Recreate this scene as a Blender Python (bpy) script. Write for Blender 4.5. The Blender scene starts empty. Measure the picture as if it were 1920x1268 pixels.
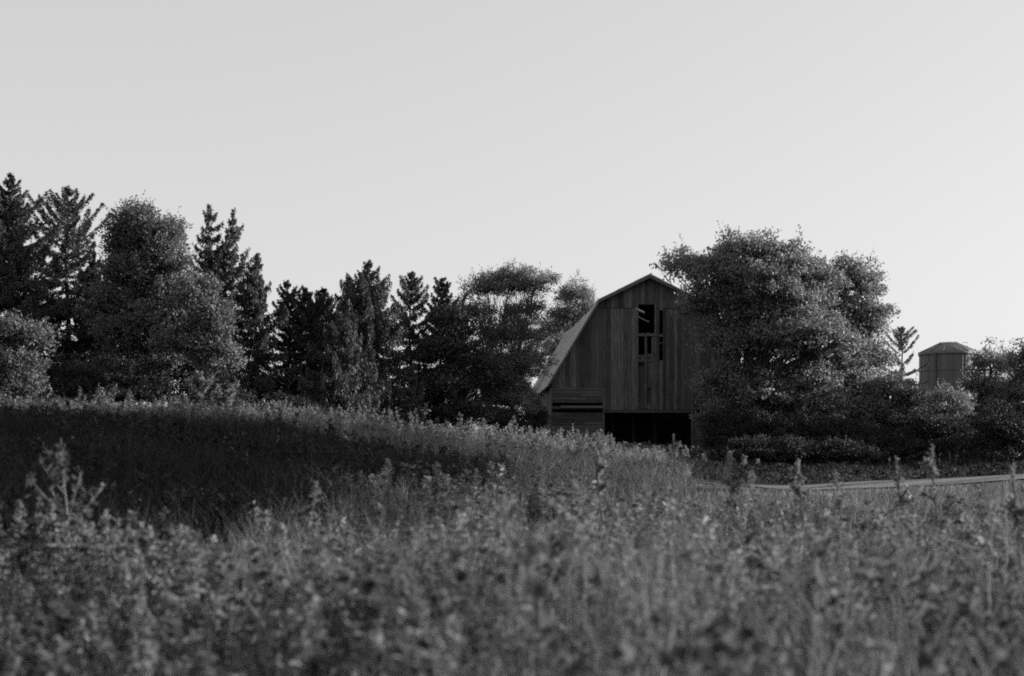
import bpy, math, random
import numpy as np
from mathutils import Vector
R = math.radians
rng = np.random.default_rng(11)
random.seed(11)
sc = bpy.context.scene
col = sc.collection

# ------------------------------------------------------------ camera
F = 2667.0      # focal length in photo pixels (50 mm)
HZ = 860.0      # photo row of eye level
cam_d = bpy.data.cameras.new('camera')
cam = bpy.data.objects.new('camera', cam_d); col.objects.link(cam)
cam.location = (0, 0, 0); cam.rotation_euler = (R(90), 0, 0)
cam_d.lens = 50; cam_d.sensor_width = 36
cam_d.shift_y = (HZ - 634) / 1920
cam_d.clip_start = 0.1; cam_d.clip_end = 12000
cam_d.dof.use_dof = True
cam_d.dof.focus_distance = 72
cam_d.dof.aperture_fstop = 1.4
sc.camera = cam

# ------------------------------------------------------------ light
SUN_AZ, SUN_EL = 74, 15
w = bpy.data.worlds.new('World'); sc.world = w; w.use_nodes = True
nt = w.node_tree; nt.nodes.clear()
sky = nt.nodes.new('ShaderNodeTexSky'); sky.sky_type = 'NISHITA'; sky.sun_disc = False
sky.sun_elevation = R(SUN_EL); sky.sun_rotation = R(SUN_AZ)
sky.air_density = 1.0; sky.dust_density = 2.0; sky.ozone_density = 1.0
bw = nt.nodes.new('ShaderNodeRGBToBW')
bg = nt.nodes.new('ShaderNodeBackground'); bg.inputs['Strength'].default_value = 0.145
wo = nt.nodes.new('ShaderNodeOutputWorld')
nt.links.new(sky.outputs[0], bw.inputs[0]); pw = nt.nodes.new('ShaderNodeMath'); pw.operation = 'POWER'; pw.inputs[1].default_value = 0.32
nt.links.new(bw.outputs[0], pw.inputs[0]); nt.links.new(pw.outputs[0], bg.inputs[0]); nt.links.new(bg.outputs[0], wo.inputs[0])
sd = bpy.data.lights.new('sun', 'SUN'); sd.energy = 3.2; sd.angle = R(0.5); sd.color = (1, 1, 1)
so = bpy.data.objects.new('sun', sd); col.objects.link(so)
sdir = Vector((math.sin(R(SUN_AZ)) * math.cos(R(SUN_EL)), math.cos(R(SUN_AZ)) * math.cos(R(SUN_EL)), math.sin(R(SUN_EL))))
so.rotation_euler = sdir.to_track_quat('Z', 'Y').to_euler(); so.location = (60, 40, 40)
sc.view_settings.view_transform = 'Standard'; sc.view_settings.look = 'None'
sc.view_settings.exposure = 1.82; sc.view_settings.gamma = 1.0
sc.render.engine = 'CYCLES'
sc.cycles.use_denoising = False
sc.cycles.max_bounces = 6; sc.cycles.diffuse_bounces = 3; sc.cycles.glossy_bounces = 2
sc.cycles.transmission_bounces = 3; sc.cycles.filter_width = 1.9

# ------------------------------------------------------------ materials (a grey film: every colour is a grey)
def mat(name, base, var=0.3, rough=0.9, scale=(1, 1, 1), nscale=4.0, trans=0.0, island=0.0, spec=0.2, metal=0.0, bump=0.0, fine=0.0):
    m = bpy.data.materials.new(name); m.use_nodes = True
    t = m.node_tree; N = t.nodes; L = t.links; N.clear()
    out = N.new('ShaderNodeOutputMaterial')
    tc = N.new('ShaderNodeTexCoord'); mp = N.new('ShaderNodeMapping'); mp.inputs['Scale'].default_value = scale
    L.new(tc.outputs['Object'], mp.inputs[0])
    no = N.new('ShaderNodeTexNoise'); no.inputs['Scale'].default_value = nscale; no.inputs['Detail'].default_value = 6
    no.inputs['Roughness'].default_value = 0.65
    L.new(mp.outputs[0], no.inputs['Vector'])
    mr = N.new('ShaderNodeMapRange'); mr.inputs['From Min'].default_value = 0.3; mr.inputs['From Max'].default_value = 0.7
    mr.inputs['To Min'].default_value = base * (1 - var); mr.inputs['To Max'].default_value = base * (1 + var)
    L.new(no.outputs['Fac'], mr.inputs['Value'])
    v = mr.outputs[0]
    if island:
        ge = N.new('ShaderNodeNewGeometry')
        m2 = N.new('ShaderNodeMapRange'); m2.inputs['To Min'].default_value = 1 - island; m2.inputs['To Max'].default_value = 1 + island
        L.new(ge.outputs['Random Per Island'], m2.inputs['Value'])
        mu = N.new('ShaderNodeMath'); mu.operation = 'MULTIPLY'
        L.new(v, mu.inputs[0]); L.new(m2.outputs[0], mu.inputs[1]); v = mu.outputs[0]
    p = N.new('ShaderNodeBsdfPrincipled'); p.inputs['Roughness'].default_value = rough
    p.inputs['Specular IOR Level'].default_value = spec; p.inputs['Metallic'].default_value = metal
    L.new(v, p.inputs['Base Color'])
    if bump:
        b = N.new('ShaderNodeBump'); b.inputs['Strength'].default_value = bump; b.inputs['Distance'].default_value = 0.05
        L.new(no.outputs['Fac'], b.inputs['Height']); L.new(b.outputs[0], p.inputs['Normal'])
    if trans:
        tr = N.new('ShaderNodeBsdfTranslucent'); L.new(v, tr.inputs['Color'])
        mx = N.new('ShaderNodeMixShader'); mx.inputs[0].default_value = trans
        L.new(p.outputs[0], mx.inputs[1]); L.new(tr.outputs[0], mx.inputs[2]); L.new(mx.outputs[0], out.inputs[0])
    else:
        L.new(p.outputs[0], out.inputs[0])
    return m

M = dict(
    soil=mat('soil', 0.022, 0.5, nscale=1.5, bump=0.6),
    lane=mat('stubble', 0.12, 0.3, nscale=2.0, bump=0.4),
    board=mat('weathered_board', 0.088, 0.6, scale=(5, 5, 0.35), nscale=3.5, island=0.5, bump=0.3, spec=0.1),
    siding=mat('weathered_siding', 0.08, 0.38, scale=(0.35, 0.35, 6), nscale=3.5, island=0.3, bump=0.3, spec=0.1),
    timber=mat('timber', 0.095, 0.3, scale=(4, 4, 0.6), nscale=4, island=0.2, spec=0.1),
    roofing=mat('roofing', 0.27, 0.35, scale=(1, 1, 1), nscale=3, island=0.12, spec=0.3, rough=0.7),
    bark=mat('bark', 0.07, 0.4, scale=(3, 3, 0.8), nscale=6, bump=0.5),
    bark_dry=mat('dry_bark', 0.11, 0.4, scale=(3, 3, 0.8), nscale=6),
    needle=mat('needle', 0.06, 0.3, nscale=0.9, trans=0.25, island=0.5, spec=0.3, rough=0.6),
    needle_dark=mat('dark_needle', 0.038, 0.3, nscale=0.9, trans=0.2, island=0.5, spec=0.2, rough=0.7),
    leaf=mat('leaf', 0.155, 0.25, nscale=0.7, trans=0.4, island=0.45, spec=0.35, rough=0.55),
    leaf_dark=mat('dark_leaf', 0.05, 0.25, nscale=0.7, trans=0.3, island=0.45, spec=0.3, rough=0.6),
    leaf_mid=mat('mid_leaf', 0.105, 0.3, nscale=0.7, trans=0.35, island=0.45, spec=0.3, rough=0.6),
    leaf_shade_tint=mat('shade_tinted_leaf', 0.03, 0.25, nscale=0.7, trans=0.25, island=0.4, spec=0.2, rough=0.7),  # deep shade under the trees put into the bush leaf colour
    leaf_pale=mat('pale_leaf', 0.15, 0.25, nscale=0.7, trans=0.45, island=0.4, spec=0.35, rough=0.55),
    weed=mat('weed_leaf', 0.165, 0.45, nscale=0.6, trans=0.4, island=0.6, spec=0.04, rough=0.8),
    plume=mat('weed_plume', 0.18, 0.3, nscale=0.8, trans=0.45, island=0.4),
    weed_mid=mat('broad_weed_leaf', 0.12, 0.4, nscale=0.7, trans=0.35, island=0.5, spec=0.05, rough=0.8),
    weed_shade_tint=mat('shade_tinted_weed_leaf', 0.028, 0.45, nscale=0.6, trans=0.3, island=0.5, spec=0.15, rough=0.7),  # shadow on the slope and under trees put into the leaf colour
    grass_shade_tint=mat('shade_tinted_grass_blade', 0.032, 0.4, nscale=0.35, trans=0.3, island=0.5, spec=0.1),  # the same shadow put into the blade colour of the grass
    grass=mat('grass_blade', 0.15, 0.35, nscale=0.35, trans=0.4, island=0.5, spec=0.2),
    steel=mat('weathered_steel', 0.095, 0.18, scale=(1, 1, 0.3), nscale=1.2, rough=0.55, spec=0.4, metal=0.25),
    steel_dark=mat('dark_steel', 0.07, 0.2, nscale=2, rough=0.6),
    concrete=mat('concrete', 0.35, 0.2, nscale=2),
)

# ------------------------------------------------------------ helpers
class MB:
    def __init__(s): s.v = []; s.q = []; s.n = 0
    def add(s, v, q):
        v = np.asarray(v, float).reshape(-1, 3); q = np.asarray(q, int).reshape(-1, 4)
        s.v.append(v); s.q.append(q + s.n); s.n += len(v)
    def box(s, x0, x1, y0, y1, z0, z1):
        s.hexa([(x0, y0, z0), (x1, y0, z0), (x1, y1, z0), (x0, y1, z0), (x0, y0, z1), (x1, y0, z1), (x1, y1, z1), (x0, y1, z1)])
    def hexa(s, v):   # bottom ring of four, top ring of four
        s.add(v, [(0, 3, 2, 1), (4, 5, 6, 7), (0, 1, 5, 4), (1, 2, 6, 5), (2, 3, 7, 6), (3, 0, 4, 7)])
    def tube(s, pts, rad, k=6):
        P = np.asarray(pts, float); n = len(P); rad = np.broadcast_to(np.asarray(rad, float), (n,))
        T = np.gradient(P, axis=0); T /= np.linalg.norm(T, axis=1)[:, None] + 1e-9
        ref = np.where(np.abs(T[:, 2:3]) > 0.9, np.array([[1., 0, 0]]), np.array([[0, 0, 1.]]))
        U = np.cross(T, ref); U /= np.linalg.norm(U, axis=1)[:, None] + 1e-9
        W = np.cross(T, U)
        a = np.arange(k) * 2 * np.pi / k
        V = P[:, None] + rad[:, None, None] * (np.cos(a)[None, :, None] * U[:, None] + np.sin(a)[None, :, None] * W[:, None])
        i = np.arange(n - 1)[:, None] * k; j = np.arange(k)[None]; j2 = (j + 1) % k
        q = np.stack([i + j, i + j2, i + k + j2, i + k + j], -1).reshape(-1, 4)
        s.add(V.reshape(-1, 3), q)
    def leaves(s, C, D, L, W, nrm=None):
        """rhombic leaves: centres C, long-axis directions D, lengths L, widths W"""
        n = len(C)
        if n == 0: return
        D = D / (np.linalg.norm(D, axis=1)[:, None] + 1e-9)
        r = rng.normal(size=(n, 3)) if nrm is None else nrm + rng.normal(0, .45, (n, 3)); V = np.cross(D, r); V /= np.linalg.norm(V, axis=1)[:, None] + 1e-9
        L = np.broadcast_to(L, (n,))[:, None] / 2; W = np.broadcast_to(W, (n,))[:, None] / 2
        v = np.stack([C - D * L, C + V * W - D * L * 0.1, C + D * L, C - V * W - D * L * 0.1], 1).reshape(-1, 3)
        s.add(v, np.arange(n * 4).reshape(-1, 4))
    def build(s, name, m, parent=None, smooth=False, loc=None):
        me = bpy.data.meshes.new(name)
        V = np.concatenate(s.v).astype(np.float32); Q = np.concatenate(s.q).astype(np.int32)
        if parent is not None:
            pl = parent.location
            if parent.get('_abs', True) is True: V = V - np.array(pl, np.float32)
        elif loc is not None:
            V = V - np.array(loc, np.float32)
        me.vertices.add(len(V)); me.vertices.foreach_set('co', V.ravel())
        me.loops.add(Q.size); me.loops.foreach_set('vertex_index', Q.ravel())
        me.polygons.add(len(Q)); me.polygons.foreach_set('loop_start', np.arange(0, Q.size, 4, dtype=np.int32))
        me.polygons.foreach_set('use_smooth', np.full(len(Q), smooth))
        me.update(calc_edges=True); me.validate()
        me.materials.append(m)
        o = bpy.data.objects.new(name, me); col.objects.link(o)
        if parent is not None: o.parent = parent
        elif loc is not None: o.location = loc
        return o

def tag(o, label=None, cat=None, group=None, kind=None):
    if label: o['label'] = label
    if cat: o['category'] = cat
    if group: o['group'] = group
    if kind: o['kind'] = kind
    return o
def empty(name, loc, label, cat, group=None):
    e = bpy.data.objects.new(name, None); col.objects.link(e); e.location = loc; e.empty_display_size = 0.5
    return tag(e, label, cat, group)
def wx(px, Y): return (px - 960) / F * Y
def wz(py, Y): return (HZ - py) / F * Y

# ------------------------------------------------------------ terrain
COLS = np.array([-900, 0, 500, 900, 1200, 1500, 1920, 2700.])
ROWS = np.array([0, 3, 8, 14, 24, 36, 45, 60, 75, 95, 130, 400, 6000.])
TZ = np.array([
    [-1.6] * 8,
    [-1.6] * 8,
    [-1.35] * 8,
    [-0.8, -0.95, -1.1, -1.2, -1.25, -1.25, -1.2, -1.1],
    [0.1, -0.1, -0.35, -0.65, -0.9, -1.0, -0.9, -0.8],
    [1.1, 0.9, 0.65, 0.15, -0.40, -0.72, -0.42, -0.2],
    [1.45, 1.2, 0.95, 0.22, -0.45, -1.05, -0.85, -0.5],
    [1.7, 1.5, 1.25, 0.42, -0.05, -0.45, -0.4, -0.2],
    [1.6, 1.4, 1.2, 0.8, 0.30, 0.0, 0.0, 0.0],
    [0.6, 0.3, 0.0, -0.2, -0.3, -0.4, -0.4, -0.4],
    [-3, -3, -3, -3, -3, -3, -3, -3],
    [-9] * 8, [-40] * 8])
def H(x, Y):
    x = np.asarray(x, float); Y = np.asarray(Y, float)
    u = np.clip(960 + F * x / np.maximum(Y, 2.0), COLS[0], COLS[-1] - .01)
    yy = np.clip(Y, 0, ROWS[-1] - .01)
    i = np.clip(np.searchsorted(COLS, u, side='right') - 1, 0, len(COLS) - 2)
    j = np.clip(np.searchsorted(ROWS, yy, side='right') - 1, 0, len(ROWS) - 2)
    fu = (u - COLS[i]) / (COLS[i + 1] - COLS[i]); fv = (yy - ROWS[j]) / (ROWS[j + 1] - ROWS[j])
    fu = fu * fu * (3 - 2 * fu) * .5 + fu * .5; fv = fv * fv * (3 - 2 * fv) * .4 + fv * .6
    z = (TZ[j, i] * (1 - fu) + TZ[j, i + 1] * fu) * (1 - fv) + (TZ[j + 1, i] * (1 - fu) + TZ[j + 1, i + 1] * fu) * fv
    z = z + 0.05 * np.sin(x * 0.9 + Y * 0.35) * np.sin(Y * 0.6 - x * .2) * np.clip(Y / 20, 0, 1) * np.clip((90 - Y) / 20, 0, 1)
    return z
def axis(a, b, step, far):
    inner = np.arange(a, b + .01, step); g = []; d = step
    while sum(g) < far: d *= 1.35; g.append(d)
    cs = np.cumsum(g)
    return np.concatenate([a - cs[::-1], inner, b + cs])
X = axis(-45, 60, 0.6, 5000); Yv = np.concatenate([axis(0, 110, 0.6, 5500)])
Yv = Yv[Yv > -60]
gx, gy = np.meshgrid(X, Yv)
tm = MB()
nx, ny = len(X), len(Yv)
i = np.arange(ny - 1)[:, None] * nx + np.arange(nx - 1)[None]
tm.add(np.stack([gx, gy, H(gx, gy)], -1), np.stack([i, i + 1, i + nx + 1, i + nx], -1))
tag(tm.build('ground', M['soil'], smooth=True), kind='structure')

# mown strip rising to the crest, right side
lm = MB(); rows = []; n = 70
for k, yy in enumerate(np.linspace(33.2, 36.2, 15)):
    us = np.linspace(1400 + 25 * math.sin(k * 1.3) + 4 * abs(k - 10), 2700, n)
    xx = (us - 960) / F * yy
    rows.append(np.stack([xx, np.full_like(xx, yy), H(xx, yy) + 0.03], -1))
i = np.arange(14)[:, None] * n + np.arange(n - 1)[None]
lm.add(np.stack(rows), np.stack([i, i + 1, i + n + 1, i + n], -1))
tag(lm.build('mown_field', M['lane'], smooth=True), kind='structure')

# ------------------------------------------------------------ barn
BY = 75.0; PPM = F / BY
bx_, bz_ = wx(1217, BY), float(H(wx(1217, BY), BY))
barn = empty('barn', (bx_, BY, bz_ - 0.1), 'weathered wooden barn with gambrel roof and dark open hay door', 'barn')
barn['_abs'] = False; barn.rotation_euler = (0, 0, math.atan(138 / F))
fx = lambda px: (px - 1217) / PPM
fz = lambda py: (HZ - py) / PPM - (bz_ - 0.1)
LEN = 18.5
RID, BRK, EAV = (0, fz(517)), (2.66, fz(563)), (5.35, fz(722))
WALL = 5.15
def roofz(x):
    x = abs(x)
    if x < BRK[0]: return RID[1] + (BRK[1] - RID[1]) * x / BRK[0]
    return BRK[1] + (EAV[1] - BRK[1]) * (x - BRK[0]) / (EAV[0] - BRK[0])
floor_z = fz(768); side_top = fz(727)
holes = [(fx(1195), fx(1227), fz(625), fz(571)), (fx(1236), fx(1242.5), fz(627), fz(582)), (fx(1236.5), fx(1243), fz(676), fz(631)),
         (fx(1197), fx(1208.5), fz(666), fz(631)), (fx(1212.5), fx(1222.5), fz(663), fz(631)),
         (fx(1197), fx(1208.5), fz(756), fz(680)), (fx(1214), fx(1222), fz(757), fz(727))]
def boards(mb, x0, x1, zb, y0, cuts, wid=0.19, jit=0.06, ztop=None, split=None, gap=1.0):
    x = x0
    while x < x1 - 0.02:
        xe = min(x + wid * random.uniform(.8, 1.2), x1)
        # snap to cut edges so openings have straight sides
        for c in cuts:
            for e in (c[0], c[1]):
                if x + 0.04 < e < xe + 0.06: xe = e
        a, b = x, xe - random.uniform(.003, .009) * gap
        m = (a + b) / 2
        segs = [(zb + random.uniform(-jit, jit * .4), None)]
        zt = ztop if ztop is not None else None
        spans = []; lo = segs[0][0]
        for c in sorted([c for c in cuts if c[0] - .01 <= m <= c[1] + .01], key=lambda c: c[2]):
            spans.append((lo, c[2])); lo = c[3]
        spans.append((lo, None))
        dy = random.uniform(-.012, .012)
        for s0, s1 in spans:
            ta = (ztop if ztop is not None else roofz(a) - .03) if s1 is None else s1
            tb = (ztop if ztop is not None else roofz(b) - .03) if s1 is None else s1
            parts = [(s0, ta, tb)]
            if split and s0 < split - .3 and min(ta, tb) > split + .2:
                parts = [(s0, split + random.uniform(-.02, .02),) * 1 + (split,), (split + .03, ta, tb)]
                parts[0] = (s0, split, split)
            for q, (u0, ua, ub) in enumerate(parts):
                e = dy - (.02 if q else 0)
                mb.hexa([(a, y0 + e, u0), (b, y0 + e, u0), (b, y0 + e + .03, u0), (a, y0 + e + .03, u0),
                         (a, y0 + e, ua), (b, y0 + e, ub), (b, y0 + e + .03, ub), (a, y0 + e + .03, ua)])
        x = xe
# gable boards
g = MB()
boards(g, -WALL, fx(1130), side_top, 0, [], split=fz(579))
boards(g, fx(1130), fx(1300), floor_z, 0, holes, split=fz(579))
boards(g, fx(1300), WALL, side_top, 0, [])
gable = g.build('gable_wall', M['board'], barn)
# backing rails that keep slits between boards dark but solid
g = MB()
for z in (fz(700), fz(640), fz(600), fz(745)):
    for xa, xb in ((-WALL + .3, fx(1194)), (fx(1244), WALL - .3)):
        if z > fz(722): g.box(max(xa, -2.4 - (fz(600) - z) * .55), min(xb, 2.4 + (fz(600) - z) * .55), .05, .15, z, z + .12)
g.build('wall_rail', M['timber'], barn)
# hay door trim
tr = MB()
tr.box(fx(1227.3), fx(1231), -.05, .02, fz(664), fz(569)); tr.build('door_trim', M['timber'], gable)
tr = MB(); tr.box(fx(1194), fx(1232), -.07, -.052, fz(630.5), fz(626.5)); tr.build('door_sill', M['timber'], gable)
tr = MB(); tr.box(fx(1209), fx(1211.6), -.06, .02, fz(766), fz(631)); tr.build('door_stile', M['timber'], gable)
for ya, yb in ((669, 666), (678, 675)):
    tr = MB(); tr.box(fx(1196), fx(1226), -.045, -.03, fz(ya), fz(yb)); tr.build('door_rail', M['timber'], gable)
tr = MB(); boards(tr, fx(1197), fx(1224), fz(757), .34, [], wid=.12, ztop=fz(683)); tr.build('door_leaf', M['board'], gable)
# horizontal siding bays
def siding(x0, x1, ztop, zbot, gaps, y0=-0.02):
    mb = MB(); z = ztop
    while z > zbot:
        h = random.uniform(.14, .19); z1 = z - h
        e = random.uniform(-.012, .012)
        if not any(a < (z + z1) / 2 < b for a, b in gaps):
            xa = x0 + random.uniform(0, .06)
            mid = random.uniform(x0 + .6, x1 - .6)
            for p, q in ((xa, mid - .006), (mid + .006, x1 - random.uniform(0, .05))):
                mb.hexa([(p, y0 + e - .02, z1 + .012), (q, y0 + e - .02, z1 + .012), (q, y0 + e + .02, z1 + .012), (p, y0 + e + .02, z1 + .012),
                         (p, y0 + e + .005, z), (q, y0 + e + .005, z), (q, y0 + e + .03, z), (p, y0 + e + .03, z)])
        z = z1
    return mb
s = siding(-WALL, fx(1131), side_top, 0.0, [(fz(759.5), fz(755)), (fz(775), fz(768))])
sl = s.build('lower_siding', M['siding'], barn)
tr = MB(); tr.hexa([(fx(1050), -.4, fz(766)), (fx(1131), -.4, fz(766)), (fx(1131), -.05, fz(763)), (fx(1050), -.05, fz(763)),
                    (fx(1050), -.4, fz(765)), (fx(1131), -.4, fz(765)), (fx(1131), -.05, fz(761)), (fx(1050), -.05, fz(761))])
tr.build('drip_board', M['timber'], sl)
s = siding(fx(1299), WALL, side_top, 0.0, [(fz(775), fz(766))]); s.build('lower_siding', M['siding'], barn)
for px in (1033, 1131, 1298, 1399):
    tr = MB(); tr.box(fx(px) - .05, fx(px) + .05, -.09, -.05, 0, fz(728)); tr.build('corner_board', M['timber'], barn)
# side, back walls
for sx in (-1, 1):
    mb = MB(); y = 0.05
    while y < LEN - .05:
        ye = y + random.uniform(.16, .24)
        mb.box(*sorted((sx * WALL, sx * (WALL - .03))), y, ye - .002, 0, roofz(WALL) - .1); y = ye
    mb.build('side_wall', M['board'], barn)
g = MB(); boards(g, -WALL, WALL, .35, LEN - .05, [], wid=.24, jit=.2, gap=-1); g.build('rear_wall', M['board'], barn)
g = MB(); g.box(-WALL + .05, WALL - .05, .2, LEN - .2, floor_z + .02, floor_z + .12); fl = g.build('loft_floor', M['timber'], barn)
for k in range(12):
    g = MB(); xj = -WALL + .4 + k * .9; 
    if fx(1133) < xj < fx(1297):
        g.box(xj, xj + .08, .2, LEN - .3, floor_z - .2, floor_z + .017); g.build('floor_joist', M['timber'], fl)
g = MB(); g.box(fx(1133), fx(1296), .06, .2, floor_z - .16, floor_z + .08); g.build('sill_beam', M['timber'], barn)
for px in (1172, 1215, 1258):
    for yy in (5.5, 11):
        g = MB(); g.box(fx(px) - .09, fx(px) + .09, yy, yy + .18, 0, floor_z - .2); g.build('post', M['timber'], barn)
# foundation
g = MB(); g.box(-WALL - .05, fx(1131), 0.02, .3, -.6, .25); g.build('foundation', M['concrete'], barn)
# rafters
for k in range(9):
    y = .5 + k * 1.75; g = MB()
    for sx in (-1, 1):
        for (xa, za), (xb, zb) in (((0, RID[1]), BRK), (BRK, (EAV[0] - .2, EAV[1] + .25))):
            a = np.array([sx * xa, za - .14]); b = np.array([sx * xb, zb - .14])
            g.hexa([(a[0], y, a[1] - .12), (b[0], y, b[1] - .12), (b[0], y + .07, b[1] - .12), (a[0], y + .07, a[1] - .12),
                    (a[0], y, a[1]), (b[0], y, b[1]), (b[0], y + .07, b[1]), (a[0], y + .07, a[1])])
    g.build('rafter', M['timber'], barn)
# roof, sheet by sheet; a few pieces have blown off the far side
def slope(pa, pb, sx, splits, skip):
    mb = MB(); y = -.38; k = 0
    L = math.hypot(pb[0] - pa[0], pb[1] - pa[1]); nx_, nz_ = (pa[1] - pb[1]) / L, (pb[0] - pa[0]) / L
    while y < LEN + .3:
        ye = y + .62
        for j in range(splits):
            if (k, j) in skip: continue
            s0, s1 = j / splits, (j + 1) / splits
            off = random.uniform(0, .012); e1 = random.uniform(0, .03) if j == splits - 1 else 0
            A = (pa[0] + (pb[0] - pa[0]) * s0, pa[1] + (pb[1] - pa[1]) * s0); B = (pa[0] + (pb[0] - pa[0]) * (s1 + e1), pa[1] + (pb[1] - pa[1]) * (s1 + e1))
            sag = lambda yy: -.17 * math.sin(max(0, min(1, yy / LEN)) * math.pi) - .012 * j
            v = []
            for t in (0, .05):
                for (P, yy) in ((A, y), (B, y), (B, ye - .003), (A, ye - .003)):
                    v.append((sx * (P[0] + nx_ * (t + off)), yy, P[1] + nz_ * (t + off) + sag(yy)))
            mb.hexa(v)
        y = ye; k += 1
    return mb
slope((-.12, RID[1] + .06), BRK, -1, 3, set()).build('upper_roof', M['roofing'], barn)
slope((.02, RID[1]), BRK, 1, 4, {(18, 1), (22, 2)}).build('upper_roof', M['roofing'], barn)
for sx in (-1, 1):
    slope((BRK[0] - .03, BRK[1] + .01), EAV, sx, 5, set()).build('lower_roof', M['roofing'], barn)
# rake boards along the gable edge
for sx in (-1, 1):
    for pa, pb in ((RID, BRK), (BRK, EAV)):
        g = MB(); v = []
        for dz in (-.16, 0.0):
            for (P, yy) in ((pa, -.40), (pb, -.40), (pb, -.36), (pa, -.36)): v.append((sx * P[0], yy - .003, P[1] + dz))
        g.hexa(v); g.build('rake_board', M['timber'], barn)

# ------------------------------------------------------------ silo
SY = 112.0
sx_ = wx(1778.5, SY); sr = 52 / F * SY; sb = float(H(sx_, SY))
silo = empty('silo', (sx_, SY, sb), 'grey metal silo with shallow conical roof rising behind the bushes', 'silo')
silo['_abs'] = False
Z = lambda py: wz(py, SY) - sb
def lathe(prof, k=96):
    mb = MB(); a = np.arange(k) * 2 * np.pi / k
    P = np.array(prof); V = np.stack([P[:, 0:1] * np.cos(a), P[:, 0:1] * np.sin(a), np.repeat(P[:, 1:2], k, 1)], -1)
    i = np.arange(len(P) - 1)[:, None] * k; j = np.arange(k)[None]; j2 = (j + 1) % k
    mb.add(V, np.stack([i + j, i + j2, i + k + j2, i + k + j], -1)); return mb
lathe([(sr * .99, -.5), (sr * .99, Z(734)), (sr * .985, Z(733))]).build('lower_wall', M['concrete'], silo, smooth=False)
lathe([(sr * .98, Z(734)), (sr * 1.01, Z(734)), (sr * 1.01, Z(663)), (sr * .98, Z(662))]).build('tank_wall', M['steel'], silo)
for py in (733, 696, 667):
    lathe([(sr * 1.0, Z(py + 1)), (sr * 1.03, Z(py + 1)), (sr * 1.03, Z(py)), (sr * 1.0, Z(py))]).build('hoop', M['steel_dark'], silo)
for k in range(14):
    a = k * 2 * math.pi / 14 + .1; g = MB()
    g.tube([(sr * 1.015 * math.cos(a), sr * 1.015 * math.sin(a), Z(732)), (sr * 1.015 * math.cos(a), sr * 1.015 * math.sin(a), Z(664))], .02, 4)
    g.build('seam', M['steel_dark'], silo)
g = MB()
for dx in (-.22, .22): g.tube([(sr * 1.06 * math.cos(-1.3) + dx, sr * 1.06 * math.sin(-1.3), Z(800)), (sr * 1.06 * math.cos(-1.3) + dx, sr * 1.06 * math.sin(-1.3), Z(662))], .03, 4)
for k in range(24): z_ = Z(800) + k * .28; g.tube([(sr * 1.06 * math.cos(-1.3) - .22, sr * 1.06 * math.sin(-1.3), z_), (sr * 1.06 * math.cos(-1.3) + .22, sr * 1.06 * math.sin(-1.3), z_)], .02, 3)
g.build('ladder', M['steel_dark'], silo)
rf = lathe([(sr * 1.06, Z(666)), (sr * 1.06, Z(662)), (sr * .62, Z(652)), (sr * .36, Z(645.5)), (sr * .27, Z(643)), (sr * .15, Z(642)), (.01, Z(641.6))]).build('roof', M['steel'], silo, smooth=True)
for k in range(14):
    a = k * 2 * math.pi / 14 + .2; g = MB()
    g.tube([(r * math.cos(a), r * math.sin(a), z + .03) for r, z in ((sr * 1.06, Z(662)), (sr * .62, Z(651.6)), (sr * .36, Z(645)), (sr * .27, Z(642.6)))], .025, 4)
    g.build('roof_rib', M['steel_dark'], rf)
g = MB(); g.tube([(sr * 1.08 * math.cos(-2.3), sr * 1.08 * math.sin(-2.3), Z(800)), (sr * 1.08 * math.cos(-2.3), sr * 1.08 * math.sin(-2.3), Z(664))], .1, 6)
g.build('fill_pipe', M['steel_dark'], silo)

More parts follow.
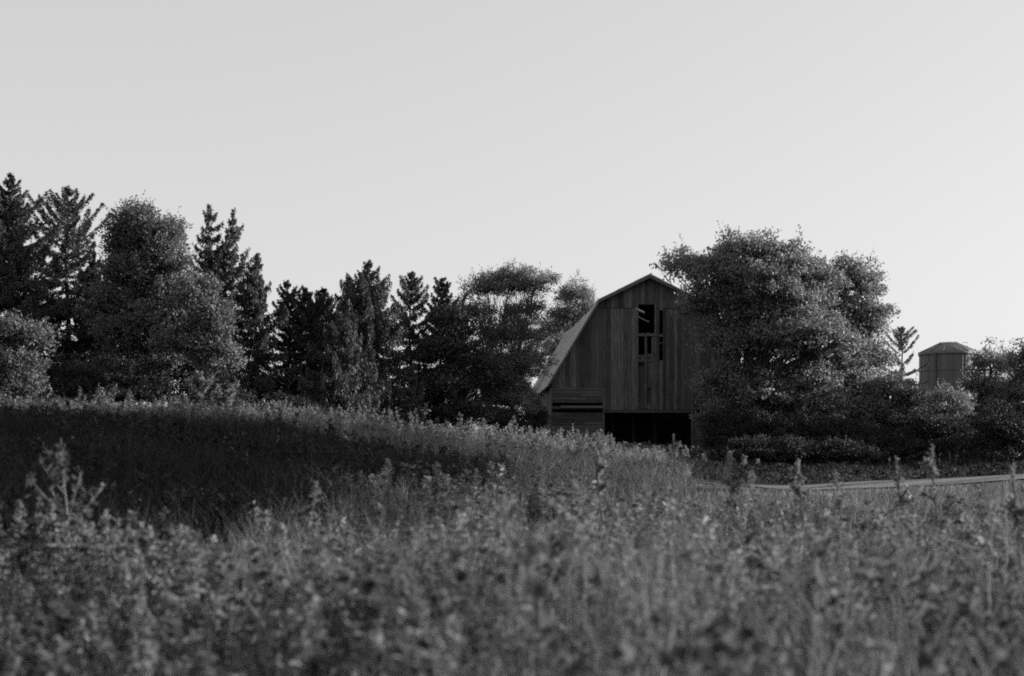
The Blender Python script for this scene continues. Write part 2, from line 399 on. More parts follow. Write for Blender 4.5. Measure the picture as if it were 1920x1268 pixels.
# ------------------------------------------------------------ trees
def unit(n):
    v = rng.normal(size=(n, 3)); return v / np.linalg.norm(v, axis=1)[:, None]
def leafy(name, label, cat, px, Y, lobes, m='leaf', leaf=.13, dens=1.0, tr=.16, group=None, clump=.42, bark='bark', spray=.25, fill=.5, stems=1):
    """lobes: (px, py, rx_px, ry_px, depth_offset_m)"""
    x0 = wx(px, Y); z0 = float(H(x0, Y)) - .05
    t = empty(name, (x0, Y, z0), label, cat, group)
    cr = MB(); tk = MB()
    Ls = []
    for (lx, ly, rx, ry, dy) in lobes:
        yy = Y + dy; c = np.array([wx(lx, yy), yy, wz(ly, yy)]); r = np.array([rx / F * yy, (rx * .8 + ry * .2) / F * yy, ry / F * yy])
        Ls.append((c, r))
    top = max(c[2] for c, r in Ls)
    mc = np.mean([c for c, r in Ls], axis=0)
    lowz = min(c[2] - r[2] for c, r in Ls)
    forkz = max(z0 + .5, z0 + .35 * (mc[2] - z0))
    forks = []
    for sidx in range(stems):
        off = (sidx - (stems - 1) / 2) * .35
        fk = np.array([x0 + off * 2.2, Y + random.uniform(-.2, .2), forkz]); forks.append(fk)
        tk.tube([(x0 + off, Y, z0 - .3), (x0 + off * 1.3, Y, z0 + .4), fk], [tr * 1.3, tr, tr * .8], 8)
    for c, r in Ls:
        vol = r[0] * r[1] * r[2]; area = 4 * math.pi * (vol ** (2 / 3))
        n = max(6, int(area / (clump ** 2) * .62 * dens))
        d = unit(n); d[:, 2] = np.where(d[:, 2] < -.3, -d[:, 2] * .6, d[:, 2]); 
        rad = np.where(rng.random(n) < fill, rng.uniform(.35, .9, n), rng.uniform(.74, 1.14, n))
        wob = 1 + .16 * np.sin(d[:, 0] * 5 + c[0]) * np.sin(d[:, 2] * 6 + c[2]) + rng.normal(0, .05, n)
        cc = c + d * r * (rad * wob)[:, None]
        cs = clump * rng.uniform(.45, 1.0, n) ** 1.3 * 1.55
        # leaves
        per = np.maximum(8, (cs ** 2 / leaf ** 2 * 4.6)).astype(int)
        idx = np.repeat(np.arange(n), per); k = len(idx)
        o = unit(k) * (rng.random(k) ** .45)[:, None]; o[:, 2] *= .64; o[:, 0] *= 1.15
        C = cc[idx] + o * cs[idx][:, None]
        D = rng.normal(size=(k, 3)) + (C - c) / r * .8; D[:, 2] -= .2
        cr.leaves(C, D, leaf * rng.uniform(.7, 1.4, k), leaf * rng.uniform(.45, .8, k), o / (np.linalg.norm(o, axis=1)[:, None] + 1e-6) + [0, 0, .35])
        # sprays past the outline
        ns = int(n * spray); 
        if ns:
            ii = rng.integers(0, n, ns); dd = d[ii] + rng.normal(0, .35, (ns, 3)); dd[:, 2] += .55; dd /= np.linalg.norm(dd, axis=1)[:, None]
            m_ = 12
            s_ = np.tile(np.linspace(.1, 1, m_), ns); jj = np.repeat(np.arange(ns), m_)
            ln = clump * rng.uniform(.9, 2.0, ns)
            C = cc[ii][jj] + dd[jj] * (s_ * ln[jj])[:, None] + rng.normal(0, .05, (ns * m_, 3))
            cr.leaves(C, dd[jj] + rng.normal(0, .7, (ns * m_, 3)), leaf * rng.uniform(.7, 1.2, ns * m_), leaf * .5)
        # limbs
        fk = forks[random.randrange(len(forks))]
        mid = (fk + c) / 2 + np.array([0, 0, .15 * np.linalg.norm(c - fk)])
        lt = tr * .55
        tk.tube([fk, mid, c, c + (c - mid) * .12], [lt, lt * .7, lt * .45, lt * .15], 6)
        for q in range(0, n, 2):
            b = fk + (c - fk) * random.uniform(.5, 1.0); e = cc[q]
            tk.tube([b, (b + e) / 2 + rng.normal(0, .1, 3) + [0, 0, .08], e], [lt * .25, lt * .16, .008], 3)
    cr.build('crown', M[m], t); tk.build('trunk', M[bark], t)
    return t

def spruce(name, label, px, top, Y, hw, lowpy, m='needle', dens=1.0, gap=.30, up=.5, hang=.35, lean=0, cat='spruce', group=None, taper=.85, lenl=.17, asym=0, dead=False, wd=.052, flat=1.0):
    x0 = wx(px, Y); z0 = float(H(x0, Y)) - .05; zt = wz(top, Y); zl = wz(lowpy, Y); Hc = zt - zl; W = hw * 1.45 / F * Y
    t = empty(name, (x0, Y, z0), label, cat, group)
    cr = MB(); tk = MB()
    def ax(z): f = max(0, (z - z0) / (zt - z0)); return np.array([x0 + lean / F * Y * (f ** 1.5 - 1) + .06 * math.sin(z * 1.3 + px), Y, z])
    ht = zt - z0
    zs = np.linspace(z0 - .3, zt, 12)
    tk.tube([ax(z) for z in zs], np.linspace(.012 * ht + .05, .012, 12), 7)
    z = zt - .12; 
    while z > zl:
        f = (zt - z) / Hc
        Lw = W * (f ** taper) * (1.0 if f < .75 else 1.0 - .25 * (f - .75) / .25) * min(1, .45 + f * 4) + .06
        nb = int(random.uniform(5, 8) * (1 if f > .15 else .8)) 
        a0 = random.uniform(0, 6.28)
        for b in range(nb):
            a = a0 + b * 6.283 / nb + random.uniform(-.35, .35)
            Lb = Lw * random.choice([.45, .7, .8, .95, 1.1, 1.35]) * random.uniform(.85, 1.12)
            if asym: Lb *= 1 + asym * math.cos(a)
            h = np.array([math.cos(a), math.sin(a) * flat, 0]); side = np.array([-math.sin(a), math.cos(a), 0])
            e0 = (.75 - 1.0 * min(1, f * 1.6)) * up * 1.4 - .15 * (f > .5)
            e1 = .28 * up + .1
            p0 = ax(z + random.uniform(-.1, .1))
            rise = Lb * (e0 + e1); av = (zt - z) * .75
            if rise > av > 0: e0 *= av / rise; e1 *= av / rise
            S = np.linspace(0, 1, 5)
            pt = lambda s: p0 + np.outer(s * Lb, h) + np.outer(Lb * (e0 * s - (.35 * (1 - up)) * s * (1 - s) * 2 + e1 * s ** 2.5), [0, 0, 1.])
            tk.tube(pt(S), np.linspace(.014 + .012 * Lb, .005, 5), 3)
            if dead and f > .8: continue
            n = int((Lb * 215 + 8) * dens)
            s = rng.random(n) ** .75 * .93 + .07
            if f > .25: s = np.clip(s * 1.0 + .05, .14, 1.02)
            c = pt(s)
            sg = rng.uniform(-1, 1, n); wl = (.22 * Lb * (1.08 - s) + .05)
            off = sg * wl
            hg = -np.abs(rng.normal(0, 1, n)) * hang * .28 * (.4 + Lb * .35)
            c = c + off[:, None] * side + np.abs(off)[:, None] * h * .35; c[:, 2] += hg + rng.normal(0, .03, n)
            D = h * .8 + np.sign(sg)[:, None] * side * .6 + rng.normal(0, .35, (n, 3)); D[:, 2] -= hang * 1.6 * (f > .12) - (.5 * (f < .12))
            cr.leaves(c, D, lenl * (.65 + .35 * min(1, f * 5)) * rng.uniform(.6, 1.3, n), wd * rng.uniform(.6, 1.3, n))
        z -= gap * random.uniform(.6, 1.3) * (.8 + .4 * f)
    # leader tuft
    n = 26; s = rng.random(n); c = np.stack([x0 * np.ones(n) + rng.normal(0, .04, n), Y + rng.normal(0, .04, n), zt - s * .6], -1); c[:, 0] += ax(zt)[0] - x0
    cr.leaves(c, rng.normal(size=(n, 3)) * .5 + [0, 0, .8], .16, .05)
    cr.build('crown', M[m], t); tk.build('trunk', M['bark'], t)
    return t

G1 = 'spruces in the row left of the barn'
spruce('spruce', 'tall spruce cut by the left edge, highest top of the row', 18, 325, 58, 118, 760, hang=.45, up=.55, gap=.27, dens=1.15, group=G1)
spruce('spruce', 'open spruce with long upswept branches, second top from the left', 126, 350, 60, 92, 700, up=1.25, hang=.25, gap=.36, dens=.85, taper=.75, group=G1, dead=True)
spruce('spruce', 'dark narrow spruce tucked between the open spruce and the bushy tree', 172, 470, 61, 55, 770, m='needle_dark', up=.6, gap=.24, dens=1.2, group=G1)
spruce('spruce', 'narrow tufted spruce, left one of the twin tops beside the bushy tree', 394, 385, 60, 42, 740, up=.4, hang=.6, gap=.42, dens=.85, taper=.6, group=G1)
spruce('spruce', 'leaning spruce with long branches to the right, right one of the twin tops', 434, 393, 60.5, 52, 770, up=.55, hang=.8, gap=.44, dens=.8, taper=.8, lean=22, asym=.4, group=G1)
spruce('spruce', 'shorter drooping spruce just right of the twin tops', 480, 475, 60, 58, 775, up=.45, hang=.9, gap=.34, dens=1.0, group=G1)
spruce('spruce', 'dark spruce, left peak of the low dark clump', 541, 528, 62, 40, 775, m='needle_dark', up=1.1, hang=.3, gap=.32, taper=.7, group=G1)
spruce('spruce', 'dark spruce, middle peak of the low dark clump', 574, 540, 61, 55, 780, m='needle_dark', up=1.0, hang=.5, gap=.3, taper=.7, group=G1)
spruce('spruce', 'dark spruce, right peak of the low dark clump', 602, 538, 62.5, 48, 785, m='needle_dark', up=1.0, hang=.6, gap=.3, taper=.7, group=G1)
spruce('spruce', 'small narrow spruce against the left flank of the pointed one', 653, 520, 63, 50, 790, up=.6, hang=.8, gap=.28, dens=1.1, group=G1)
spruce('spruce', 'sharply pointed drooping spruce, tallest in the middle of the row', 692, 487, 62, 84, 790, up=.5, hang=1.0, gap=.27, dens=1.15, taper=.8, group=G1)
spruce('spruce', 'drooping low spruce in front of the pointed one', 636, 585, 59, 62, 775, up=.4, hang=1.1, gap=.27, dens=1.1, taper=.7, group=G1)
spruce('spruce', 'airy spruce with upswept top between the pointed one and the dark tree', 770, 511, 64, 58, 790, up=1.0, hang=.5, gap=.36, dens=.85, taper=.7, group=G1)
spruce('spruce', 'rightmost spruce of the row, next to the airy leafy tree', 828, 521, 65, 58, 790, up=.9, hang=.4, gap=.32, dens=.95, taper=.65, group=G1)
spruce('spruce', 'sparse spruce with bare upswept branches left of the silo', 1690, 612, 82, 46, 800, m='needle', up=1.5, hang=.1, gap=.5, dens=.6, taper=.65)

leafy('leafy_tree', 'bushy full leafy tree standing between spruces on the left', 'tree', 290, 57,
      [(262, 437, 52, 50, .5), (300, 455, 45, 45, 0), (240, 480, 45, 60, .5), (285, 520, 62, 60, 0), (250, 415, 34, 34, .2), (312, 500, 40, 50, -.4), (225, 530, 40, 50, 0), (300, 590, 60, 50, -.6), (360, 590, 30, 40, .2), (240, 570, 60, 60, .3), (325, 570, 45, 55, 0), (270, 640, 85, 60, 0), (200, 600, 30, 60, 1.0), (255, 700, 95, 50, .6), (340, 705, 80, 45, .5)],
      m='leaf_mid', leaf=.12, dens=1.15, clump=.36, fill=.45, spray=1.3)
leafy('leafy_tree', 'rounded leafy tree low in front of the twin-topped spruces', 'tree', 385, 55,
      [(375, 560, 40, 48, 0), (400, 610, 45, 50, 0), (355, 650, 60, 50, 0), (415, 670, 38, 45, 0)], m='leaf_mid', leaf=.12, dens=1.2, clump=.33, spray=.4)
leafy('leafy_tree', 'low leafy tree at the left edge under the tall spruce', 'tree', 20, 50,
      [(15, 625, 50, 40, 0), (65, 640, 32, 32, 0), (25, 690, 60, 40, 0), (20, 730, 60, 40, .3), (-40, 650, 45, 60, 0)], m='leaf_mid', leaf=.11, dens=1.2, clump=.3, spray=.4)
leafy('leafy_tree', 'dense dark leafy tree between the last spruce and the airy tree', 'tree', 865, 63,
      [(868, 610, 42, 50, 0), (835, 660, 50, 50, 0), (890, 690, 50, 55, 0), (850, 730, 70, 45, 0), (930, 720, 45, 50, 0.5), (880, 780, 70, 35, .3)], m='leaf_dark', leaf=.12, dens=1.1, clump=.36, fill=.6)
leafy('leafy_tree', 'airy pale leafy tree with sky showing through, left of the barn', 'tree', 945, 66,
      [(915, 545, 42, 36, 0), (955, 535, 44, 36, .5), (1000, 545, 46, 38, 0), (985, 590, 40, 30, .5), (900, 590, 26, 26, 0), (960, 640, 45, 40, .6), (920, 640, 40, 35, .6), (940, 700, 55, 45, .8), (985, 690, 45, 50, .8), (950, 760, 60, 40, .8)],
      m='leaf_pale', leaf=.10, dens=.75, clump=.28, fill=.3, spray=.9, tr=.11, stems=2)
leafy('leafy_tree', 'pale round-topped tree rising behind the barn roof edge', 'tree', 1060, 98,
      [(1080, 562, 34, 34, 0), (1062, 600, 34, 34, 0), (1098, 590, 28, 25, 0), (1050, 660, 40, 40, 0)], m='leaf_pale', leaf=.12, dens=1.0, clump=.34, spray=.7, tr=.12)
leafy('leafy_tree', 'dark leaning tree with bare slanting limbs beside the barn roof', 'tree', 962, 88,
      [(985, 690, 36, 45, 0), (1012, 640, 30, 40, 8), (950, 740, 40, 40, 0), (1045, 620, 25, 25, 9), (965, 620, 32, 40, 0), (975, 740, 22, 32, 0)], m='leaf_dark', leaf=.11, dens=.7, clump=.3, fill=.4, stems=3, tr=.09, spray=.7)
leafy('leafy_tree', 'huge spreading broadleaf tree overhanging the right half of the barn', 'tree', 1400, 68,
      [(1300, 510, 60, 42, 1), (1400, 478, 70, 44, 0), (1470, 510, 75, 50, 0), (1330, 575, 60, 50, 0), (1400, 560, 80, 60, 0), (1430, 540, 60, 60, -1.5), (1350, 520, 55, 50, -.8), (1480, 580, 80, 60, -.5), (1370, 640, 62, 60, 0),
       (1440, 650, 90, 65, -1), (1500, 640, 55, 60, -2), (1420, 740, 90, 60, 0), (1350, 720, 45, 50, .6), (1510, 730, 60, 60, 0), (1530, 540, 50, 45, 1), (1545, 650, 60, 60, -1), (1530, 770, 70, 60, 0), (1370, 800, 60, 50, .5), (1460, 810, 85, 50, 0)],
      m='leaf', leaf=.15, dens=1.15, clump=.44, fill=.5, tr=.32, spray=.4)
leafy('leafy_tree', 'tall broadleaf tree adjoining the huge one on its right', 'tree', 1590, 71,
      [(1575, 525, 52, 45, 0), (1615, 540, 36, 45, 0), (1540, 570, 55, 50, 0), (1610, 600, 52, 55, -.5), (1570, 660, 70, 60, -.5), (1625, 680, 45, 45, 0), (1580, 740, 70, 50, 0), (1570, 810, 80, 50, 0), (1545, 610, 50, 60, -1), (1640, 740, 40, 45, 0), (1636, 615, 30, 45, 0), (1555, 700, 60, 50, -1)],
      m='leaf', leaf=.14, dens=1.15, clump=.4, fill=.5, tr=.25, spray=.5)
leafy('leafy_tree', 'low bushy tree between the sparse spruce and the silo', 'tree', 1680, 68,
      [(1660, 730, 45, 35, 0), (1705, 750, 40, 32, 0), (1640, 780, 50, 45, 0), (1700, 800, 50, 45, 0)], m='leaf', leaf=.12, dens=1.1, clump=.34)
leafy('leafy_tree', 'leafy tree overlapping the right side of the silo', 'tree', 1860, 72,
      [(1858, 690, 38, 38, 0), (1835, 730, 36, 34, 0), (1885, 740, 45, 40, 0), (1850, 785, 60, 45, .4)], m='leaf_pale', leaf=.12, dens=1.0, clump=.32, spray=.8)
leafy('leafy_tree', 'pale leafy tree cut by the right edge', 'tree', 1925, 70,
      [(1915, 680, 30, 36, 0), (1940, 710, 40, 45, 0), (1905, 740, 40, 35, 0), (1960, 670, 40, 40, 0), (1925, 790, 60, 50, .4)], m='leaf_pale', leaf=.12, dens=1.0, clump=.32, spray=.7)
G2 = 'bushes along the foot of the trees'
def bush(label, px, py, Y, rx, ry, m='leaf_shade_tint', **k):
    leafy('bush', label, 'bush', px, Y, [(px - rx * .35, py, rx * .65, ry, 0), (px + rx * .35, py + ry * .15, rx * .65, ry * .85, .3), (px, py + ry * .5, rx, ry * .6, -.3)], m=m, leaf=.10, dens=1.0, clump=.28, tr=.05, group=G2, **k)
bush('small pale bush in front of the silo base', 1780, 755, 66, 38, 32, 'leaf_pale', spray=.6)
bush('shade-coloured bush under the silo', 1760, 815, 64, 60, 45)
bush('shade-coloured bush at the right edge below the pale tree', 1890, 815, 62, 70, 55)
bush('shade-coloured bush under the left side of the huge tree', 1370, 805, 66, 55, 45)
bush('shade-coloured bush under the middle of the huge tree', 1460, 815, 65, 60, 45)
bush('shade-coloured bush beneath the tall broadleaf tree', 1560, 815, 65, 65, 45)
bush('low shade-coloured bush between two others under the huge tree, nearest the lane side', 1420, 840, 62, 55, 22)
bush('low shade-coloured bush under the huge tree where it meets the tall one', 1500, 842, 62, 60, 22)
bush('low shade-coloured bush in front of the tall broadleaf tree', 1590, 845, 62, 60, 22)
bush('shade-coloured bush added to darken the left side wall of the barn', 1003, 778, 74.3, 22, 38)  # added to darken the pale side wall
bush('shade-coloured bush beneath the low bushy tree', 1665, 835, 64, 60, 35)
bush('shade-coloured bush deep under the bushy tree on the left', 250, 725, 54, 90, 45)
bush('shade-coloured bush at the foot of the open upswept spruce', 120, 720, 54, 70, 50)
bush('shade-coloured bush at the foot of the twin-topped spruces', 400, 740, 54, 65, 35)
bush('shade-coloured bush below the low dark clump of spruces', 560, 770, 56, 60, 30)
bush('shade-coloured bush at the foot of the airy pale tree', 945, 785, 66, 50, 25)

# background trees added to keep the gaps low on the right dark
for px, top, lab in ((1470, 700, 'dark distant tree seen low between the trunks of the huge tree'), (1570, 715, 'dark distant tree seen low behind the tall broadleaf tree'), (1660, 740, 'dark distant tree low behind the sparse spruce'),
                     (1735, 775, 'dark distant tree low at the left foot of the silo'), (1830, 765, 'dark distant tree low at the right foot of the silo')):
    leafy('leafy_tree', lab, 'tree', px, 90, [(px, top + 55, 62, 55, 0), (px - 20, top + 100, 60, 50, 0), (px + 20, top + 105, 60, 50, 0)], m='leaf_dark', leaf=.2, dens=1.0, clump=.5, tr=.15)
for x_, Y, top, rr, lab in ((31.5, 72, 5.6, 4, 'short leafy tree added just beyond the right edge of the view to shade the low bushes'), (39, 76, 8.5, 5, 'middling leafy tree added beyond the right edge of the view to shade the low bushes'), (46, 47, 22.5, 7.5, 'tall leafy tree far beyond the right edge of the view, across the field'), (58, 42, 24, 7.5, 'tall leafy tree farthest beyond the right edge of the view'), (60, 35, 26, 6, 'tall leafy tree beyond the right edge of the view, nearest the road'), (62, 50, 25.5, 8, 'tallest leafy tree beyond the right edge of the view, deeper in the field')):  # unseen trees: tall ones shadow the field, short pair added to shade low foliage
    q = F / Y; px = 960 + x_ * q; cy = HZ - (top - 4.5) * q
    leafy('leafy_tree', lab, 'tree', px, Y, [(px, cy, rr * .75 * q, 4 * q, 0), (px - 2 * q, cy + q, rr * .6 * q, 3.5 * q, rr * .55), (px + 2 * q, cy + q, rr * .6 * q, 3.5 * q, -rr * .55)], leaf=.4, dens=.55 if Y < 30 else 1.2, clump=1.0, tr=.35, fill=.5)

# ------------------------------------------------------------ grass and weeds
def pts_in(y0, y1, dens, u0=-350, u1=2270):
    if y0 < 24: u0 -= 600; u1 += 900
    elif u1 > 2000: u0 -= 200; u1 += 400
    area = (u1 - u0) / F * (y1 ** 2 - y0 ** 2) / 2
    n = int(area * dens)
    Y = np.sqrt(rng.uniform(y0 ** 2, y1 ** 2, n)); u = rng.uniform(u0, u1, n)
    return (u - 960) / F * Y, Y, u
def patch(x, Y, s, seed=0):
    return .5 + .25 * (np.sin(x * s + seed) * np.cos(Y * s * .8 + seed * 2) + np.sin(x * s * 2.3 + Y * s * 1.7 + seed) * .8)
NU, NF = [0, 500, 1000, 1300, 1500, 1920], [.50, .64, .90, .88, .78, .82]
shade = lambda u, Y: ((u < 960) & (Y > 11.0 + np.clip((u - 150) / 750, 0, 1) * 12 + rng.normal(0, 1.3, u.shape)) & (Y < 35 - np.clip((u - 300) / 600, 0, 1) * 7 + rng.normal(0, .7, u.shape))) | ((u > 1250) & (Y > 36.3))  # where plants get darker colours painted in for shade
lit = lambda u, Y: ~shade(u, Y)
def clumpy(x, Y): return .5 + .5 * np.sin(x * 4.1 + 1.7 * np.sin(Y * 2.3)) * np.sin(Y * 3.3 + 1.9 * np.sin(x * 1.9)) + .28 * np.sin(x * 11 + Y * 5) * np.sin(Y * 9 - x * 3)
def lane_mask(u, Y): return (u > 1290) & (Y > 22) & (Y < 37.5)
def barn_mask(x, Y): return (x > 1.0) & (x < 13.5) & (Y > 74.6) & (Y < 91)
def blades(name, y0, y1, dens, h0, h1, wdt, m, lean=.35, where=None, seed=1):
    mb = MB(); x, Y, u = pts_in(y0, y1, dens)
    k = ~barn_mask(x, Y) & ((rng.random(len(x)) < .35) | ~((u > 1370) & (Y > 33) & (Y < 36.4)))
    if where is not None: k &= where(u, Y)
    x, Y, u = x[k], Y[k], u[k]; n = len(x)
    cl = clumpy(x, Y) if y1 <= 24 else np.ones(n)
    hh = rng.uniform(h0, h1, n) * (.45 + .6 * np.clip(cl, 0, 1)) * (.6 + .7 * patch(x, Y, .5, 1)); hh[lane_mask(u, Y)] *= np.where(Y[lane_mask(u, Y)] > 31, .14, .36); hh *= np.where(Y < 14, np.interp(u, NU, NF), 1); hh[(u > 1290) & (Y >= 37.5)] *= .55
    z = H(x, Y); a = rng.uniform(0, 6.28, n); l = rng.normal(0, lean, (n, 2)) * hh[:, None]
    W = wdt * rng.uniform(.6, 1.4, n)
    b = np.stack([x, Y, z - .03], -1); s = np.stack([np.cos(a), np.sin(a), 0 * a], -1) * W[:, None] / 2
    mid = b + np.stack([l[:, 0] * .3, l[:, 1] * .3, hh * .6], -1); tip = b + np.stack([l[:, 0], l[:, 1], hh], -1)
    v = np.stack([b - s, b + s, mid + s * .8, mid - s * .8, tip + s * .1, tip - s * .1], 1).reshape(-1, 3)
    i = np.arange(n)[:, None] * 6
    mb.add(v, np.concatenate([i + [0, 1, 2, 3], i + [3, 2, 4, 5]]))
    return tag(mb.build(name, M[m]), kind='stuff')
tag(blades('grass', 4.6, 12, 280, .45, 1.15, .009, 'grass', lean=.3), 'tall wispy grass filling the near field between the weeds', 'grass')
tag(blades('grass', 12, 24, 170, .35, .75, .013, 'grass', where=lit), 'sunlit long grass in the middle of the field', 'grass')
tag(blades('grass', 12, 37, 130, .3, .65, .02, 'grass_shade_tint', where=shade), 'shade-coloured grass covering the shaded slope on the left', 'grass')
tag(blades('grass', 24, 48, 85, .3, .65, .02, 'grass', where=lit), 'pale long grass along the crest of the rise', 'grass')
tag(blades('grass', 36, 90, 22, .3, .55, .04, 'grass_shade_tint', where=shade), 'shade-coloured grass beyond the mown strip under the right-hand trees', 'grass')
tag(blades('grass', 48, 95, 22, .3, .6, .04, 'grass', where=lit), 'far grass under the trees and in front of the barn', 'grass')
def weeds(y0, y1, dens, h0, h1, nl, ll, lw, u0=-350, u1=2270, pl=.5, pn=40, where=None, near=False, seed=3, thin=1.6):
    L_ = MB(); P_ = MB(); x, Y, u = pts_in(y0, y1, dens, u0, u1)
    k = ~lane_mask(u, Y) & ~barn_mask(x, Y) & ((rng.random(len(x)) < .1 + 1.1 * clumpy(x + seed, Y)) if near else True) & (rng.random(len(x)) < .12 + 1.35 * patch(x, Y, 1.1, seed) ** thin) & ~((u > 1290) & (Y > 37) & (rng.random(len(x)) < .6))
    if where is not None: k &= where(u, Y)
    x, Y, u = x[k], Y[k], u[k]; n = len(x)
    h = rng.uniform(h0, h1, n) * (.6 + .6 * patch(x, Y, .8, 5)); u = 960 + F * x / Y; h[(u > 1150) & (Y > 20)] *= .6
    if near: h *= np.interp(u, NU, NF)
    z = H(x, Y)
    ld = rng.normal(0, .14, (n, 2))
    # stems as thin crossing blades
    idx = np.repeat(np.arange(n), nl); m_ = len(idx)
    s = rng.uniform(.12, 1, m_); a = rng.uniform(0, 6.28, m_)
    if near: s = np.clip(np.round(s * 5 + idx % 7 * .14) / 5 + rng.normal(0, .035, m_), .08, 1.02)
    base = np.stack([x[idx] + ld[idx, 0] * h[idx] * s ** 2, Y[idx] + ld[idx, 1] * h[idx] * s ** 2, z[idx] + h[idx] * s], -1)
    L = ll * rng.uniform(.6, 1.3, m_) * (1.2 - .6 * s)
    D = np.stack([np.cos(a), np.sin(a), rng.uniform(-.3, .9, m_)], -1); D /= np.linalg.norm(D, axis=1)[:, None]
    L_.leaves(base + D * L[:, None] * .5, D, L, lw * rng.uniform(.6, 1.3, m_))
    st = np.stack([x, Y, z], -1); tp = np.stack([x + ld[:, 0] * h, Y + ld[:, 1] * h, z + h], -1)
    L_.leaves((st + tp) / 2, tp - st, h * 1.1, .012 + .0004 * Y)
    kk = np.where(rng.random(n) < pl)[0]; idx = np.repeat(kk, pn); m_ = len(idx)
    s = rng.random(m_); a = rng.uniform(0, 6.28, m_); r = (.02 + .09 * (1 - s)) * rng.random(m_) * (.6 + h[idx] * .6)
    C = tp[idx] + np.stack([np.cos(a) * r, np.sin(a) * r, (s - .6) * .28 * h[idx]], -1)
    P_.leaves(C, rng.normal(size=(m_, 3)) + [0, 0, .8], .035 + .0007 * y0 * rng.random(m_), .018 + .0006 * y0)
    return L_, P_
def put(lp, labs):
    a, b = lp
    tag(a.build('weeds', M['weed']), labs[0], 'weeds', kind='stuff'); tag(b.build('weed_flowers', M['plume']), labs[1], 'flowers', kind='stuff')
def put2(lp, name, m, lab):
    tag(lp.build(name, M[m]), lab, name.replace('_', ' '), kind='stuff')
a_, b_ = weeds(4.6, 12, 20, .55, 1.2, 110, .08, .022, pn=26, pl=.35, near=True, seed=3, thin=2.0)
put2(a_, 'weeds', 'weed', 'tall narrow-leaved weeds filling the foreground'); put2(b_, 'weed_flowers', 'plume', 'pale flower plumes on the foreground weeds')
a_, b_ = weeds(4.6, 13, 24, .35, 1.05, 60, .12, .06, pn=8, pl=.05, near=True, seed=7, thin=2.4)
put2(a_, 'weeds', 'weed_mid', 'broad-leaved lower weeds filling the foreground'); put2(b_, 'weed_flowers', 'plume', 'few small flowers on the broad-leaved weeds')
a_, b_ = weeds(4.6, 20, 1.0, .7, 1.2, 70, .10, .025, pn=60, pl=.8, where=lit, near=True, seed=5, thin=1.0)
put2(a_, 'weeds', 'weed', 'scattered tallest weeds sticking out of the foreground'); put2(b_, 'weed_flowers', 'plume', 'pale plumes on the scattered tallest weeds')
a_, b_ = weeds(38, 52, 2.0, .4, 1.1, 60, .15, .07, u1=1000, pn=20, pl=.3, where=lambda u, Y: u < 980)
put2(a_, 'weeds', 'weed_mid', 'rank tall weeds along the crest before the dark trees'); put2(b_, 'weed_flowers', 'plume', 'plumes on the rank weeds along the crest')
a_, b_ = weeds(12, 24, 17, .35, .8, 44, .13, .045, pn=22, where=lit, near=True)
put2(a_, 'weeds', 'weed', 'leafy weeds in the sunlit middle of the field'); put2(b_, 'weed_flowers', 'plume', 'pale plumes on the sunlit mid-field weeds')
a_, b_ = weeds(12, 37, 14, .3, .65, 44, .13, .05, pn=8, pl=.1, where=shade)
put2(a_, 'weeds', 'weed_shade_tint', 'shade-coloured low weeds covering the shaded slope on the left'); put2(b_, 'weed_flowers', 'plume', 'few pale plumes on the shaded slope')
a_, b_ = weeds(24, 50, 5, .35, .75, 34, .15, .06, pn=22, where=lit)
put2(a_, 'weeds', 'weed', 'leafy weeds along the crest of the rise'); put2(b_, 'weed_flowers', 'plume', 'pale plumes on the weeds along the crest')
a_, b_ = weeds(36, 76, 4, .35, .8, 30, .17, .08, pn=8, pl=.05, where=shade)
put2(a_, 'weeds', 'weed_shade_tint', 'shade-coloured weeds beyond the lane under the right-hand trees'); put2(b_, 'weed_flowers', 'plume', 'few pale plumes beyond the lane')
a_, b_ = weeds(56, 74, 4, .6, 1.1, 50, .15, .07, u0=960, u1=1420, pn=20, pl=.4)
put2(a_, 'weeds', 'weed', 'tall weeds standing before the open barn bay'); put2(b_, 'weed_flowers', 'plume', 'plumes on the tall weeds before the barn bay')
a_, b_ = weeds(50, 76, 3.2, .4, 1.0, 30, .17, .08, pn=14, pl=.3, where=lit)
put2(a_, 'weeds', 'weed', 'leafy weeds at the foot of trees and barn'); put2(b_, 'weed_flowers', 'plume', 'pale plumes on the weeds near trees and barn')

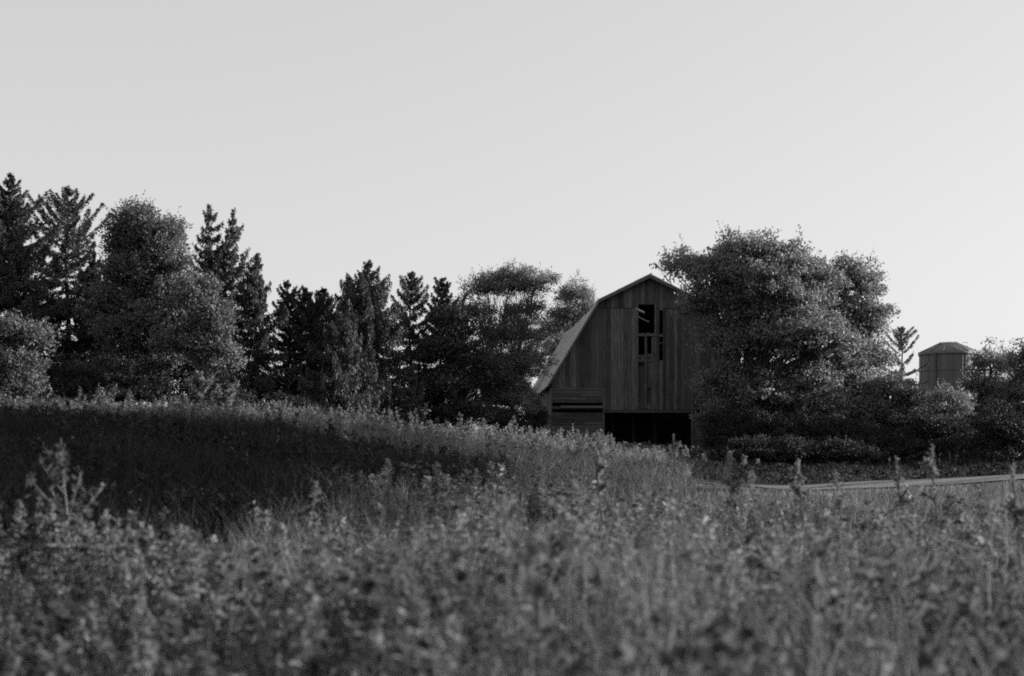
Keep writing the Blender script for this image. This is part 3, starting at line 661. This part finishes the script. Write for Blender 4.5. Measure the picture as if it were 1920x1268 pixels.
G3 = 'tall single weeds standing above the field'
def tall_weed(label, px, toppy, Y, nb=7, spread=.5, nl=120, m='leaf_pale', pl=True, leaf=.09, name='tall_weed', cat='weed', lean=0.0, group=G3):
    x0 = wx(px, Y); z0 = float(H(x0, Y)); zt = wz(toppy, Y); h = zt - z0
    t = empty(name, (x0, Y, z0), label, cat, group)
    st = MB(); lf = MB(); fl = MB()
    ax = lambda s: np.array([x0 + lean * h * s * s + .03 * math.sin(s * 5), Y, z0 + h * s])
    st.tube([ax(s) for s in np.linspace(0, 1, 7)], np.linspace(.014, .004, 7) * (1 + Y / 40), 5)
    tips = [(ax(0), ax(1))]
    for k in range(nb):
        s = random.uniform(.25, .85); a = random.uniform(0, 6.28); L = h * spread * random.uniform(.4, 1) * (1.1 - s)
        b = ax(s); e = b + np.array([math.cos(a) * L, math.sin(a) * L, L * random.uniform(.6, 1.3)])
        st.tube([b, (b + e) / 2 + [0, 0, -.05 * L], e], np.array([.008, .006, .003]) * (1 + Y / 40), 4); tips.append((b, e))
    for b, e in tips:
        n = int(nl / len(tips)); s = rng.uniform(.15, 1, n)[:, None]
        C = b + (e - b) * s; D = rng.normal(size=(n, 3)) + [0, 0, .3]; D /= np.linalg.norm(D, axis=1)[:, None]
        lf.leaves(C + D * leaf * .5, D, leaf * rng.uniform(.6, 1.3, n), leaf * .4)
        n = 50; s = rng.random((n, 1)); C = e - (e - b) / (np.linalg.norm(e - b) + 1e-6) * s * .18 + rng.normal(0, .011, (n, 3))
        fl = MB(); fl.leaves(C, rng.normal(size=(n, 3)), .04, .025)
        if pl: fl.build('flower_head', M['plume'], t)
    st.build('stem', M['bark_dry'], t); lf.build('leaves', M[m], t)
tall_weed('branching weed catching light at the far left of the shaded field', 120, 822, 13, nb=9, spread=.5, nl=240, m='weed_mid', pl=False)
tall_weed('tall weed stalk in front of the barn opening', 1125, 845, 15, nb=4, spread=.3)
tall_weed('plumed weed below the left part of the huge tree', 1372, 850, 17, nb=5, spread=.35)
tall_weed('plumed weed below the right part of the huge tree', 1500, 862, 18, nb=4, spread=.3)
tall_weed('plumed weed rising over the lane below the silo', 1752, 838, 16, nb=6, spread=.35)
tall_weed('weed stalk over the lane near the right edge', 1905, 870, 13, nb=4, spread=.3)
tall_weed('short plumed weed over the lane between the silo and the sparse spruce', 1685, 860, 19, nb=4, spread=.3)
tall_weed('weed stalk in front of the barn right of the dark opening', 1265, 815, 30, nb=5, spread=.4)
tall_weed('pale leafy sapling standing on the crest before the twin-topped spruces', 380, 695, 42, nb=8, spread=.55, nl=700, m='leaf_pale', pl=False, leaf=.14, name='sapling', cat='sapling', group=None)
tall_weed('broad pale leafy sapling just right of the taller one on the crest', 412, 722, 41, nb=10, spread=.9, nl=800, m='leaf_pale', pl=False, leaf=.14, name='sapling', cat='sapling', group=None)
for o in bpy.data.objects:
    if '_abs' in o: del o['_abs']
